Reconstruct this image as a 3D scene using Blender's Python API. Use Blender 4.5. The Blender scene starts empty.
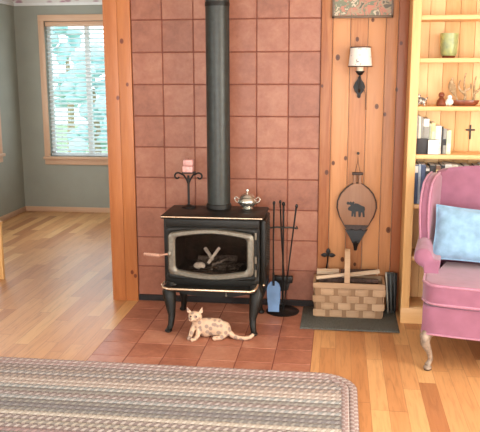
import bpy, bmesh, math, random
from mathutils import Vector, Matrix, Euler
random.seed(7)
PI = math.pi
C = bpy.context.scene.collection
V = Vector

# ------------------------------------------------------------------ materials
def new_mat(name):
    m = bpy.data.materials.new(name); m.use_nodes = True
    nt = m.node_tree; b = nt.nodes['Principled BSDF']
    return m, nt, b
def N(nt, t, **kw):
    n = nt.nodes.new(t)
    for k, v in kw.items(): setattr(n, k, v)
    return n
def ramp(nt, fac, stops, interp='LINEAR'):
    r = N(nt, 'ShaderNodeValToRGB'); r.color_ramp.interpolation = interp
    e = r.color_ramp.elements
    e[0].position, e[0].color = stops[0][0], (*stops[0][1], 1)
    e[1].position, e[1].color = stops[-1][0], (*stops[-1][1], 1)
    for p, c in stops[1:-1]:
        x = e.new(p); x.color = (*c, 1)
    nt.links.new(fac, r.inputs[0]); return r.outputs[0]
def mixc(nt, fac, a, b, mode='MIX'):
    m = N(nt, 'ShaderNodeMix', data_type='RGBA', blend_type=mode)
    for s, v in ((m.inputs[0], fac), (m.inputs[6], a), (m.inputs[7], b)):
        if isinstance(v, (int, float)): s.default_value = v
        elif isinstance(v, tuple): s.default_value = (*v, 1)
        else: nt.links.new(v, s)
    return m.outputs[2]
def mth(nt, op, a, b=None, c=None):
    m = N(nt, 'ShaderNodeMath', operation=op)
    for i, v in enumerate((a, b, c)):
        if v is None: continue
        if isinstance(v, (int, float)): m.inputs[i].default_value = v
        else: nt.links.new(v, m.inputs[i])
    return m.outputs[0]
def objcoord(nt, scale=(1, 1, 1), loc=(0, 0, 0)):
    tc = N(nt, 'ShaderNodeTexCoord'); mp = N(nt, 'ShaderNodeMapping')
    mp.inputs['Scale'].default_value = scale; mp.inputs['Location'].default_value = loc
    nt.links.new(tc.outputs['Object'], mp.inputs['Vector']); return mp.outputs[0]
def noise(nt, vec, scale, detail=3, rough=.5, dist=0):
    n = N(nt, 'ShaderNodeTexNoise'); n.inputs['Scale'].default_value = scale
    n.inputs['Detail'].default_value = detail; n.inputs['Roughness'].default_value = rough
    n.inputs['Distortion'].default_value = dist
    nt.links.new(vec, n.inputs['Vector']); return n.outputs['Fac']
def bump(nt, b, h, strength=.3, dist=.002):
    n = N(nt, 'ShaderNodeBump'); n.inputs['Strength'].default_value = strength; n.inputs['Distance'].default_value = dist
    nt.links.new(h, n.inputs['Height']); nt.links.new(n.outputs[0], b.inputs['Normal'])
def sc3(c, k): return tuple(min(1, x*k) for x in c)
def plain(name, col, rough=.5, metal=0, var=.12, nscale=40, bmp=.1, spec=None, sheen=0):
    m, nt, b = new_mat(name)
    f = noise(nt, objcoord(nt), nscale)
    nt.links.new(ramp(nt, f, [(.3, sc3(col, 1-var)), (.7, sc3(col, 1+var))]), b.inputs['Base Color'])
    b.inputs['Roughness'].default_value = rough; b.inputs['Metallic'].default_value = metal
    if spec is not None: b.inputs['Specular IOR Level'].default_value = spec
    if sheen: b.inputs['Sheen Weight'].default_value = sheen
    if bmp: bump(nt, b, f, bmp, .001)
    return m
def wood(name, lo, hi, axis='z', rough=.45, knots=(), scale=1.0, tint=True, tint_amt=.5, dark=None, spots=True):
    """pine: streaks along one axis, tint attribute varies it board by board, knots where the boards have them"""
    m, nt, b = new_mat(name)
    s = {'z': (9, 9, .7), 'x': (.7, 9, 9), 'y': (9, .7, 9)}[axis]
    vec = objcoord(nt, tuple(v*scale for v in s))
    f1 = noise(nt, vec, 2.2, 4, .55, .6); f2 = noise(nt, vec, 12, 2)
    f = mth(nt, 'ADD', mth(nt, 'MULTIPLY', f1, .75), mth(nt, 'MULTIPLY', f2, .25))
    if tint:
        a = N(nt, 'ShaderNodeAttribute', attribute_name='tint')
        f = mth(nt, 'ADD', f, mth(nt, 'MULTIPLY', mth(nt, 'SUBTRACT', a.outputs['Fac'], .5), tint_amt))
    col = ramp(nt, f, [(.25, lo), (.75, hi)])
    if dark is None: dark = (.10, .025, .012)
    if knots:
        tc = N(nt, 'ShaderNodeTexCoord'); acc = None
        for (x, z, r) in knots:
            d = N(nt, 'ShaderNodeVectorMath', operation='MULTIPLY'); s_ = N(nt, 'ShaderNodeVectorMath', operation='SUBTRACT')
            s_.inputs[1].default_value = (x, 0, z); nt.links.new(tc.outputs['Object'], s_.inputs[0])
            nt.links.new(s_.outputs[0], d.inputs[0]); d.inputs[1].default_value = (.68/r, 0, .5/r)
            l = N(nt, 'ShaderNodeVectorMath', operation='LENGTH'); nt.links.new(d.outputs[0], l.inputs[0])
            acc = l.outputs['Value'] if acc is None else mth(nt, 'MINIMUM', acc, l.outputs['Value'])
        col = mixc(nt, ramp(nt, acc, [(.0, (1, 1, 1)), (.9, (.85,)*3), (1.5, (.25,)*3), (3.2, (0,)*3)]), col, dark)
    elif spots:
        vo = N(nt, 'ShaderNodeTexVoronoi'); vo.inputs['Scale'].default_value = 1
        vv = objcoord(nt, {'z': (7, 7, 4), 'x': (4, 7, 7), 'y': (7, 4, 7)}[axis]); nt.links.new(vv, vo.inputs['Vector'])
        col = mixc(nt, ramp(nt, vo.outputs['Distance'], [(.0, (.9,)*3), (.06, (.8,)*3), (.11, (0,)*3)]), col, dark)
    nt.links.new(col, b.inputs['Base Color']); b.inputs['Roughness'].default_value = rough
    bump(nt, b, f2, .08, .001)
    return m

M = {}
pine_knots = [(1.302, 1.608, .010), (1.418, 1.716, .008), (1.508, 1.829, .007), (1.681, 1.69, .007), (1.665, 1.413, .007), (1.21, 1.435, .006),
              (1.365, .987, .008), (1.288, .955, .008), (1.248, .897, .009), (1.645, .532, .011), (1.36, .33, .009), (1.44, .30, .007), (1.547, 1.31, .009), (1.598, 1.262, .007)]
M['panel'] = wood('pine_panelling', (.34, .105, .035), (.70, .33, .14), 'z', .42, pine_knots, tint_amt=.7, dark=(.07, .018, .01))
M['post'] = wood('orange_pine', (.44, .14, .04), (.64, .25, .085), 'z', .4,
                 [(-.06, 1.716, .009), (-.032, 1.445, .007), (-.098, 1.36, .008), (-.04, .20, .008), (-.018, .175, .008)], tint_amt=.25, dark=(.12, .02, .01))
M['case'] = wood('blond_pine', (.68, .37, .13), (.86, .55, .25), 'z', .45, tint_amt=.3, spots=False)
M['case_h'] = wood('blond_pine_shelf', (.72, .40, .15), (.88, .56, .27), 'x', .45, tint=False, spots=False)
M['caseback'] = wood('blond_pine_back', (.70, .40, .16), (.90, .60, .30), 'z', .5, tint_amt=.5, spots=False)
M['trim'] = wood('pale_window_wood', (.55, .33, .20), (.70, .46, .31), 'z', .45, tint=False, spots=False)
M['trim_h'] = wood('pale_window_wood_level', (.55, .33, .20), (.70, .46, .31), 'x', .45, tint=False, spots=False)
M['splint'] = wood('basket_splint', (.27, .155, .08), (.50, .33, .20), 'x', .6, tint_amt=.5, spots=False)
M['firewood'] = wood('split_firewood', (.42, .28, .18), (.72, .58, .42), 'x', .8, tint=False, spots=False)
M['bark'] = plain('bark', (.07, .04, .03), .9, 0, .5, 60, .6)
M['bellows'] = wood('bellows_wood', (.24, .115, .06), (.34, .175, .10), 'z', .5, tint=False, spots=False)
M['handlewood'] = plain('turned_handle', (.45, .25, .18), .4)

# wood floor : planks running into the depth of the house
def floor_mat():
    m, nt, b = new_mat('oak_strip_floor')
    tc = N(nt, 'ShaderNodeTexCoord'); sp = N(nt, 'ShaderNodeSeparateXYZ'); nt.links.new(tc.outputs['Object'], sp.inputs[0])
    W = .083
    cx = mth(nt, 'DIVIDE', sp.outputs[0], W); ix = mth(nt, 'FLOOR', cx); fx = mth(nt, 'SUBTRACT', cx, ix)
    w1 = N(nt, 'ShaderNodeTexWhiteNoise', noise_dimensions='1D'); nt.links.new(ix, w1.inputs['W'])
    ly = mth(nt, 'ADD', .6, mth(nt, 'MULTIPLY', w1.outputs['Value'], .6))
    cy = mth(nt, 'ADD', mth(nt, 'DIVIDE', sp.outputs[1], ly), mth(nt, 'MULTIPLY', w1.outputs['Value'], 17.3))
    iy = mth(nt, 'FLOOR', cy); fy = mth(nt, 'SUBTRACT', cy, iy)
    cb = N(nt, 'ShaderNodeCombineXYZ'); nt.links.new(ix, cb.inputs[0]); nt.links.new(iy, cb.inputs[1])
    w2 = N(nt, 'ShaderNodeTexWhiteNoise', noise_dimensions='2D'); nt.links.new(cb.outputs[0], w2.inputs['Vector'])
    base = ramp(nt, w2.outputs['Value'], [(0, (.40, .165, .065)), (.10, (.54, .245, .095)), (.4, (.60, .295, .12)), (.75, (.66, .345, .145)), (1, (.72, .42, .18))])
    vec = objcoord(nt, (22, 1.6, 1)); 
    ad = N(nt, 'ShaderNodeVectorMath', operation='ADD'); nt.links.new(vec, ad.inputs[0])
    cz = N(nt, 'ShaderNodeCombineXYZ'); nt.links.new(mth(nt, 'MULTIPLY', w2.outputs['Value'], 50), cz.inputs[2]); nt.links.new(cz.outputs[0], ad.inputs[1])
    g = noise(nt, ad.outputs[0], 2.5, 5, .6, .8)
    col = mixc(nt, .55, base, ramp(nt, g, [(.25, (.42, .36, .33)), (.5, (.86, .84, .82)), (.8, (1, 1, 1))]), 'MULTIPLY')
    # dark mineral streaks and knots
    s2 = noise(nt, objcoord(nt, (14, 3.2, 1)), 1.3, 4, .6, 1.0)
    col = mixc(nt, ramp(nt, s2, [(.66, (0,)*3), (.78, (.55,)*3)]), col, (.20, .085, .04))
    ex = mth(nt, 'MINIMUM', fx, mth(nt, 'SUBTRACT', 1, fx)); ey = mth(nt, 'MINIMUM', fy, mth(nt, 'SUBTRACT', 1, fy))
    e = mth(nt, 'MAXIMUM', mth(nt, 'LESS_THAN', ex, .018), mth(nt, 'LESS_THAN', ey, .003))
    col = mixc(nt, mth(nt, 'MULTIPLY', e, .42), col, (.20, .08, .035))
    nt.links.new(col, b.inputs['Base Color']); b.inputs['Roughness'].default_value = .42
    b.inputs['Specular IOR Level'].default_value = .35; b.inputs['Coat Weight'].default_value = .08; b.inputs['Coat Roughness'].default_value = .3
    bump(nt, b, mth(nt, 'ADD', g, mth(nt, 'MULTIPLY', e, -1)), .12, .001)
    return m
M['floor'] = floor_mat()

def tile_mat(name, lo, mid, hi, rough, tsize, zrow=None):
    m, nt, b = new_mat(name)
    a = N(nt, 'ShaderNodeAttribute', attribute_name='tint')
    vec = objcoord(nt)
    f = noise(nt, vec, 9, 5, .65, .5); f2 = noise(nt, vec, 45, 3, .6)
    s = mth(nt, 'ADD', mth(nt, 'ADD', mth(nt, 'MULTIPLY', f, .7), mth(nt, 'MULTIPLY', f2, .3)), mth(nt, 'MULTIPLY', mth(nt, 'SUBTRACT', a.outputs['Fac'], .5), .22))
    nt.links.new(ramp(nt, s, [(.28, lo), (.5, mid), (.74, hi)]), b.inputs['Base Color'])
    b.inputs['Roughness'].default_value = rough
    bump(nt, b, f2, .25, .002)
    return m
M['tile'] = tile_mat('terracotta_wall_tile', (.22, .075, .042), (.31, .114, .066), (.39, .172, .106), .42, .2)
M['htile'] = tile_mat('terracotta_hearth_tile', (.28, .098, .056), (.40, .155, .094), (.50, .235, .15), .42, .2)
M['grout'] = plain('dark_red_grout', (.20, .062, .042), .8, nscale=80)

# braided rug
def rug_mat():
    m, nt, b = new_mat('braided_wool')
    at = N(nt, 'ShaderNodeAttribute', attribute_name='row'); al = N(nt, 'ShaderNodeAttribute', attribute_name='along')
    row = at.outputs['Fac']; al_ = al.outputs['Fac']
    ir = mth(nt, 'FLOOR', row); fr = mth(nt, 'SUBTRACT', row, ir)
    w = N(nt, 'ShaderNodeTexWhiteNoise', noise_dimensions='1D'); nt.links.new(ir, w.inputs['W'])
    base = ramp(nt, w.outputs['Value'], [(0, (.25, .20, .19)), (.16, (.37, .26, .25)), (.32, (.31, .29, .265)), (.5, (.42, .34, .30)), (.66, (.30, .31, .31)), (.82, (.45, .40, .34)), (.92, (.28, .26, .26))], 'CONSTANT')
    wb = N(nt, 'ShaderNodeTexWhiteNoise', noise_dimensions='1D'); nt.links.new(mth(nt, 'ADD', ir, 40.5), wb.inputs['W'])
    other = ramp(nt, wb.outputs['Value'], [(0, (.13, .12, .13)), (.3, (.66, .60, .55)), (.55, (.20, .17, .17)), (.75, (.58, .52, .50)), (.9, (.36, .24, .24))], 'CONSTANT')
    tri = mth(nt, 'ABSOLUTE', mth(nt, 'SUBTRACT', fr, .5))
    ph = mth(nt, 'ADD', mth(nt, 'DIVIDE', al_, .019), mth(nt, 'MULTIPLY', tri, 1.5))
    par = mth(nt, 'MODULO', mth(nt, 'ABSOLUTE', mth(nt, 'ADD', mth(nt, 'FLOOR', ph), mth(nt, 'GREATER_THAN', fr, .5))), 2)
    col = mixc(nt, mth(nt, 'MULTIPLY', par, .55), base, other)
    line = mth(nt, 'MULTIPLY', mth(nt, 'GREATER_THAN', fr, .82), mth(nt, 'GREATER_THAN', wb.outputs['Value'], .6))
    col = mixc(nt, mth(nt, 'MULTIPLY', line, .6), col, (.66, .58, .54))
    gap = mth(nt, 'LESS_THAN', mth(nt, 'MINIMUM', fr, mth(nt, 'SUBTRACT', 1, fr)), .09)
    col = mixc(nt, mth(nt, 'MULTIPLY', gap, .4), col, (.10, .08, .08))
    fph = mth(nt, 'FRACT', ph)
    sep = mth(nt, 'MULTIPLY', mth(nt, 'LESS_THAN', mth(nt, 'MINIMUM', fph, mth(nt, 'SUBTRACT', 1, fph)), .12), .3)
    col = mixc(nt, sep, col, (.10, .08, .075))
    f = noise(nt, objcoord(nt), 300, 2)
    col = mixc(nt, .35, col, ramp(nt, f, [(.3, (.5,)*3), (.7, (1, 1, 1))]), 'MULTIPLY')
    nt.links.new(col, b.inputs['Base Color']); b.inputs['Roughness'].default_value = .95; b.inputs['Specular IOR Level'].default_value = .1
    return m
M['rug'] = rug_mat()

M['sage'] = plain('sage_wall_paint', (.31, .315, .265), .7, 0, .04, 6, .03)
M['white_wall'] = plain('warm_white_wall', (.72, .66, .58), .8, 0, .03, 6, 0)
M['ceiling'] = plain('white_ceiling', (.8, .77, .72), .8, 0, .03, 6, 0)
M['white'] = plain('white_paint', (.8, .8, .78), .5, 0, .03, 20, 0)
M['blind'] = plain('white_blind_slat', (.9, .92, .92), .45, 0, .03, 20, 0)
M['iron'] = plain('black_stove_enamel', (.010, .009, .0075), .46, 0, .3, 120, .15, .3)
M['irondark'] = plain('black_wrought_iron', (.014, .013, .013), .45, .5, .3, 90, .2)
M['pipe'] = plain('stove_pipe_black', (.032, .036, .033), .4, .2, .2, 30, .08)
M['firebrick'] = plain('sooty_firebox', (.03, .021, .017), .9, 0, .5, 25, .3)
M['nickel'] = plain('nickel_trim', (.21, .19, .155), .4, .7, .15, 60, .1)
M['brass'] = plain('pale_brass_trim', (.78, .62, .45), .25, .85, .1, 50, 0)
M['silver'] = plain('tarnished_silver', (.62, .60, .54), .22, .9, .15, 30, .05)
M['ash'] = plain('white_ash', (.62, .60, .58), .9, 0, .25, 60, .4)
M['char'] = plain('charred_log', (.10, .085, .08), .9, 0, .6, 60, .5)
M['shovel'] = plain('blue_steel_shovel', (.12, .22, .40), .55, .1, .15, 14, .05)
M['bristle'] = plain('black_bristles', (.02, .018, .018), .9, 0, .4, 200, .5)
M['mat'] = plain('charcoal_mat_pile', (.085, .085, .072), .95, 0, .5, 160, .6)
M['mauve'] = plain('mauve_velvet', (.29, .115, .18), .75, 0, .10, 14, .12, .2, .35)
M['welt'] = plain('mauve_piping', (.42, .19, .27), .7, 0, .1, 40, .05, .2, .3)
M['bluepillow'] = plain('pale_blue_cotton', (.24, .40, .56), .85, 0, .16, 22, .3, .2, .2)
M['legwood'] = plain('weathered_leg_wood', (.27, .20, .15), .4, 0, .3, 50, .1)
M['dark'] = plain('dark_felt', (.02, .015, .015), .9)
M['pinkglass'] = plain('pink_wax', (.62, .32, .30), .35, 0, .25, 60, .1)
M['cream'] = plain('cream_ceramic', (.75, .62, .48), .5, 0, .1, 60, .05)
M['leather'] = plain('dark_leather', (.045, .025, .02), .55, 0, .3, 90, .2)
M['motif'] = plain('dark_painted_motif', (.02, .025, .03), .6)
M['book_black'] = plain('black_book_cloth', (.03, .03, .035), .6)
M['paper'] = plain('white_paper', (.82, .80, .76), .8, 0, .05, 60, 0)

def glassmat():
    m, nt, b = new_mat('window_glass')
    b.inputs['Base Color'].default_value = (1, 1, 1, 1); b.inputs['Roughness'].default_value = .02
    b.inputs['Transmission Weight'].default_value = 1; b.inputs['IOR'].default_value = 1.02
    return m
M['glass'] = glassmat()
def dglass():
    m, nt, b = new_mat('smoky_stove_glass')
    b.inputs['Base Color'].default_value = (.75, .68, .62, 1); b.inputs['Roughness'].default_value = .06
    b.inputs['Transmission Weight'].default_value = 1; b.inputs['IOR'].default_value = 1.12
    return m
M['stoveglass'] = dglass()

def border_mat():
    m, nt, b = new_mat('floral_wallpaper_border')
    vo = N(nt, 'ShaderNodeTexVoronoi'); vo.inputs['Scale'].default_value = 9; nt.links.new(objcoord(nt), vo.inputs['Vector'])
    c = mixc(nt, ramp(nt, vo.outputs['Distance'], [(.25, (1,)*3), (.45, (0,)*3)]), (.72, .70, .66), (.42, .26, .30))
    nt.links.new(c, b.inputs['Base Color']); b.inputs['Roughness'].default_value = .8; return m
M['border'] = border_mat()
def blotch(name, cols, scale, rough=.6, dist=1.5, interp='CONSTANT'):
    m, nt, b = new_mat(name)
    f = noise(nt, objcoord(nt), scale, 3, .6, dist)
    k = len(cols); nt.links.new(ramp(nt, f, [(.30+.42*i/(k-1), c) for i, c in enumerate(cols)], interp), b.inputs['Base Color'])
    b.inputs['Roughness'].default_value = rough; return m
M['picture'] = blotch('faded_collage_picture', [(.10, .09, .07), (.30, .24, .16), (.42, .17, .12), (.16, .18, .12), (.48, .40, .30), (.14, .12, .10), (.46, .42, .32)], 17, .5, .7)
M['shade'] = blotch('printed_lampshade', [(.78, .72, .66), (.80, .74, .68), (.78, .72, .66), (.80, .74, .68), (.78, .72, .66), (.26, .24, .24), (.70, .62, .56)], 42, .8, .4)
M['vase'] = blotch('mottled_green_glass', [(.20, .25, .13), (.34, .38, .16), (.56, .58, .18)], 16, .3, .5, 'LINEAR')
def catmat():
    m, nt, b = new_mat('cream_coat_with_tan_spots')
    vo = N(nt, 'ShaderNodeTexVoronoi'); vo.inputs['Scale'].default_value = 36; nt.links.new(objcoord(nt), vo.inputs['Vector'])
    c = mixc(nt, ramp(nt, vo.outputs['Distance'], [(.36, (.85,)*3), (.48, (0,)*3)]), (.60, .41, .28), (.27, .19, .16))
    nt.links.new(c, b.inputs['Base Color']); b.inputs['Roughness'].default_value = .7; return m
M['cat'] = catmat()
M['antler'] = blotch('grey_tan_driftwood', [(.30, .20, .10), (.50, .36, .22), (.20, .12, .06)], 40, .7)
M['redwood'] = plain('red_brown_glazed', (.20, .05, .022), .25, 0, .3, 30, .05)
M['spotty'] = blotch('black_white_spotted', [(.80, .78, .70), (.03, .03, .03), (.85, .80, .72), (.05, .04, .03)], 70, .5)
M['leaf'] = blotch('outdoor_foliage', [(.28, .46, .42), (.40, .60, .58), (.55, .75, .76)], 5, .9, .5, 'LINEAR')
M['lawn'] = plain('outdoor_grass', (.22, .32, .16), .9, 0, .3, 3, 0)
def cloth(name, col): return plain(name, col, .6, 0, .15, 50, .05)

# ------------------------------------------------------------------ mesh helpers
class MB:
    """collects shapes, then becomes ONE mesh object"""
    def __init__(s):
        s.bm = bmesh.new(); s.t = s.bm.faces.layers.float.new('t'); s.tl = s.bm.verts.layers.float.new('tint')
    def _fin(s, vs, T=None, tint=.5):
        for v in vs:
            if T is not None: v.co = T @ v.co
            v[s.tl] = tint
        return s
    def box(s, x0, x1, y0, y1, z0, z1, bev=0, T=None, tint=.5, seg=2):
        r = bmesh.ops.create_cube(s.bm, size=1); vs = r['verts']
        for v in vs: v.co = V(((x0+x1)/2+v.co.x*(x1-x0), (y0+y1)/2+v.co.y*(y1-y0), (z0+z1)/2+v.co.z*(z1-z0)))
        if bev:
            es = list({e for v in vs for e in v.link_edges})
            r = bmesh.ops.bevel(s.bm, geom=es, offset=bev, segments=seg, profile=.5, affect='EDGES', clamp_overlap=True)
            vs = list({v for f in r['faces'] for v in f.verts} | {v for v in vs if v.is_valid})
        return s._fin(vs, T, tint)
    def rings(s, rings, cap=True, closed=True, T=None, tint=.5):
        """skin a list of equal-length vertex rings"""
        R = [[s.bm.verts.new(V(p)) for p in r] for r in rings]
        n = len(R[0])
        for a, b in zip(R, R[1:]):
            for i in range(n if closed else n-1):
                j = (i+1) % n
                try: s.bm.faces.new((a[i], a[j], b[j], b[i]))
                except ValueError: pass
        if cap and closed:
            for r in (R[0], R[-1]):
                try: s.bm.faces.new(r)
                except ValueError: pass
        return s._fin([v for r in R for v in r], T, tint)
    def lathe(s, prof, c=(0, 0, 0), n=24, T=None, tint=.5, sx=1, sy=1, cap=True):
        c = V(c)
        return s.rings([[c+V((r*math.cos(2*PI*i/n)*sx, r*math.sin(2*PI*i/n)*sy, z)) for i in range(n)] for r, z in prof], cap, True, T, tint)
    def tube(s, pts, rad, n=10, T=None, tint=.5, flat=1.0):
        pts = [V(p) for p in pts]
        if isinstance(rad, (int, float)): rad = [rad]*len(pts)
        d0 = (pts[1]-pts[0]).normalized(); up = V((0, 0, 1)) if abs(d0.z) < .9 else V((0, 1, 0))
        rr = []; a = d0.cross(up).normalized()
        for i, p in enumerate(pts):
            d = (pts[min(i+1, len(pts)-1)]-pts[max(i-1, 0)]).normalized()
            a = (a-d*a.dot(d)).normalized(); b = d.cross(a)
            rr.append([p+(a*math.cos(2*PI*k/n)+b*math.sin(2*PI*k/n)*flat)*rad[i] for k in range(n)])
        return s.rings(rr, True, True, T, tint)
    def prism(s, outline, y0, y1, bev=0, T=None, tint=.5, plane='xz'):
        """outline in one plane, extruded along the third axis"""
        f = {'xz': lambda a, b, t: (a, t, b), 'xy': lambda a, b, t: (a, b, t), 'yz': lambda a, b, t: (t, a, b)}[plane]
        n0 = set(s.bm.verts) if bev else None
        A = [s.bm.verts.new(f(a, b, y0)) for a, b in outline]; B = [s.bm.verts.new(f(a, b, y1)) for a, b in outline]
        n = len(A); fs = [s.bm.faces.new(A), s.bm.faces.new(B[::-1])]
        for i in range(n): s.bm.faces.new((A[i], A[(i+1) % n], B[(i+1) % n], B[i]))
        vs = A+B
        if bev:
            es = list(set(fs[0].edges) | set(fs[1].edges))
            bmesh.ops.bevel(s.bm, geom=es, offset=bev, segments=3, profile=.5, affect='EDGES', clamp_overlap=True)
            vs = [v for v in s.bm.verts if v not in n0]
        return s._fin(vs, T, tint)
    def ball(s, c, r, T=None, tint=.5, n=12):
        if isinstance(r, (int, float)): r = (r, r, r)
        q = bmesh.ops.create_uvsphere(s.bm, u_segments=n*2, v_segments=n, radius=1)
        for v in q['verts']: v.co = V((c[0]+v.co.x*r[0], c[1]+v.co.y*r[1], c[2]+v.co.z*r[2]))
        return s._fin(q['verts'], T, tint)
    def build(s, name, mat, parent=None, loc=(0, 0, 0), smooth=True, angle=40):
        bm = s.bm
        bmesh.ops.recalc_face_normals(bm, faces=bm.faces)
        me = bpy.data.meshes.new(name)
        if smooth:
            for f in bm.faces: f.smooth = True
            for e in bm.edges:
                if len(e.link_faces) == 2 and e.calc_face_angle(0) > math.radians(angle): e.smooth = False
        bm.to_mesh(me); bm.free()
        me.materials.append(mat)
        o = bpy.data.objects.new(name, me); C.objects.link(o); o.location = loc
        if parent: o.parent = parent
        return o
def tag(o, label, cat, group=None, kind=None):
    o['label'] = label; o['category'] = cat
    if group: o['group'] = group
    if kind: o['kind'] = kind
    return o
def thing(name, label, cat, loc=(0, 0, 0), rz=0, group=None):
    o = bpy.data.objects.new(name, None); C.objects.link(o); o.empty_display_size = .05
    o.location = loc; o.rotation_euler = (0, 0, rz)
    return tag(o, label, cat, group)
def struct(o, label=None):
    o['kind'] = 'structure'
    if label: o['label'] = label
    return o
def remesh(o, vox=.004, smooth=6):
    m = o.modifiers.new('r', 'REMESH'); m.mode = 'VOXEL'; m.voxel_size = vox
    s = o.modifiers.new('s', 'SMOOTH'); s.iterations = smooth; s.factor = .5
    dg = bpy.context.evaluated_depsgraph_get(); me = bpy.data.meshes.new_from_object(o.evaluated_get(dg))
    o.modifiers.clear(); mat = o.data.materials[0]; o.data = me
    if not me.materials: me.materials.append(mat)
    for p in me.polygons: p.use_smooth = True
    return o
def bez(p0, p1, p2, p3, n=12):
    p0, p1, p2, p3 = map(V, (p0, p1, p2, p3)); out = []
    for i in range(n+1):
        t = i/n; u = 1-t
        out.append(p0*u**3+p1*3*u*u*t+p2*3*u*t*t+p3*t**3)
    return out
def rot(loc, e): return Matrix.Translation(V(loc)) @ Euler(e).to_matrix().to_4x4()

# ------------------------------------------------------------------ the rooms
FY, LX, RX, BY, CH = 3.05, -2.13, 3.4, -6.2, 2.5      # far wall, left wall, right wall, wall behind the camera, ceiling
def wall_with_holes(name, mat, fixed, axis, a0, a1, z0, z1, holes, th):
    """upright wall; fixed = position of its room face, th = signed thickness; holes = [(a,b,zlo,zhi)]"""
    mb = MB(); f0, f1 = sorted((fixed, fixed+th))
    def bx(a, b, c, d):
        if b-a < 1e-4 or d-c < 1e-4: return
        if axis == 'x': mb.box(a, b, f0, f1, c, d)
        else: mb.box(f0, f1, a, b, c, d)
    cur = a0
    for (a, b, lo, hi) in sorted(holes):
        bx(cur, a, z0, z1); bx(a, b, z0, lo); bx(a, b, hi, z1); cur = b
    bx(cur, a1, z0, z1)
    return struct(mb.build(name, mat, smooth=False))
struct(MB().box(LX-.1, RX+.1, BY-.1, FY+.1, -.1, 0).build('floor', M['floor'], smooth=False), 'pink and honey toned hardwood strip floor')
struct(MB().box(LX-.1, RX+.1, BY-.1, FY+.1, CH, CH+.1).build('ceiling', M['ceiling'], smooth=False))
wall_with_holes('wall_far', M['sage'], FY, 'x', LX-.1, 1.1, 0, CH, [(-1.80, -.92, .615, 2.045)], .14)
wall_with_holes('wall_left', M['sage'], LX, 'y', BY, FY, 0, CH, [(1.30, 2.48, .70, 2.06), (-4.6, -2.6, .5, 2.1)], -.14)
wall_with_holes('wall_right', M['white_wall'], RX, 'y', BY, .1, 0, CH, [(-3.6, -1.5, .5, 2.2)], .14)
wall_with_holes('wall_front', M['white_wall'], BY, 'x', LX, RX, 0, CH, [(-.9, 2.9, .25, 2.25)], -.14)
struct(MB().box(1.0, 1.1, .14, FY, 0, CH).build('wall_passage', M['sage'], smooth=False))
struct(MB().box(-.165, RX, .012, .14, 0, CH).build('wall_back', M['white_wall'], smooth=False))

# boarded end of the wall (left of the tiles)
mb = MB(); mb.box(-.168, -.088, -.012, .012, 0, CH, .003, tint=.45).box(-.087, -.002, -.012, .012, 0, CH, .003, tint=.6)
mb.box(-.180, -.166, -.008, .14, 0, CH, .002, tint=.5)
struct(mb.build('trim_1', M['post']), 'upright orange pine boards between the tiles and the other room')
# tiles
mb = MB(); g = .0028; random.seed(3)
for i in range(6):
    zz = [.0447+.2*k for k in range(13)]
    for k, z in enumerate(zz):
        mb.box(.2*i+g, .2*i+.2-g, -.002, .008, z+g, min(z+.2, CH)-g, .0025, tint=random.random(), seg=1)
struct(mb.build('wall_tiling', M['tile']), 'square terracotta tiles covering the wall behind the stove')
struct(MB().box(0, 1.2, .002, .0118, .0447, CH).build('wall_grout', M['grout'], smooth=False))
struct(MB().box(.0, 1.2, -.006, .0118, .004, .0445, .002).build('baseboard_back', M['dark'], smooth=False))
# pine boards right of tiles
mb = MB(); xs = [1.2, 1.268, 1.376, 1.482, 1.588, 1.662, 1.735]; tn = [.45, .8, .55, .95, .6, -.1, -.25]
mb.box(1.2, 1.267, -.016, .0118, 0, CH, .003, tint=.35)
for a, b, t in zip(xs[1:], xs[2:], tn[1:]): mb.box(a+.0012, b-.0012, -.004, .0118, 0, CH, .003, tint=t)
mb.box(1.735, RX, -.003, .0118, 0, CH, tint=.4)
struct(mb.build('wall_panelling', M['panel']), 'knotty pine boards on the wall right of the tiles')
# hearth
mb = MB(); random.seed(5); rows = [-.586+.204*k for k in range(3, -5, -1)]
ys = [0.0]+[y for y in rows if y < -.02 and y > -1.19]+[-1.198]
for a, b in zip(ys, ys[1:]):
    for i in range(6): mb.box(.2*i+g, .2*i+.2-g, b+g, a-g, .0005, .004, .0015, tint=random.random(), seg=1)
struct(mb.build('floor_hearth', M['htile']), 'terracotta hearth tiles laid flush in the wood floor')
struct(MB().box(0, 1.2, -1.2, 0, .0001, .0022).build('floor_grout', M['grout'], smooth=False))

# other room: baseboards, cornice, wallpaper border
struct(MB().box(LX, 1.0, FY-.015, FY, 0, .055, .003).build('baseboard_far', M['trim_h']))
struct(MB().box(LX, LX+.015, .0, FY-.015, 0, .055, .003).build('baseboard_left', M['trim_h']))
struct(MB().box(LX+.012, 1.0, FY-.012, FY, 2.205, 2.235, .003).box(LX, LX+.012, -.5, FY, 2.205, 2.235, .003).build('trim_2', M['white']))
struct(MB().box(LX+.004, 1.0, FY-.004, FY, 2.235, 2.44).box(LX, LX+.004, -.5, FY, 2.235, 2.44).build('trim_3', M['border'], smooth=False), 'floral wallpaper border under the ceiling')

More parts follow.
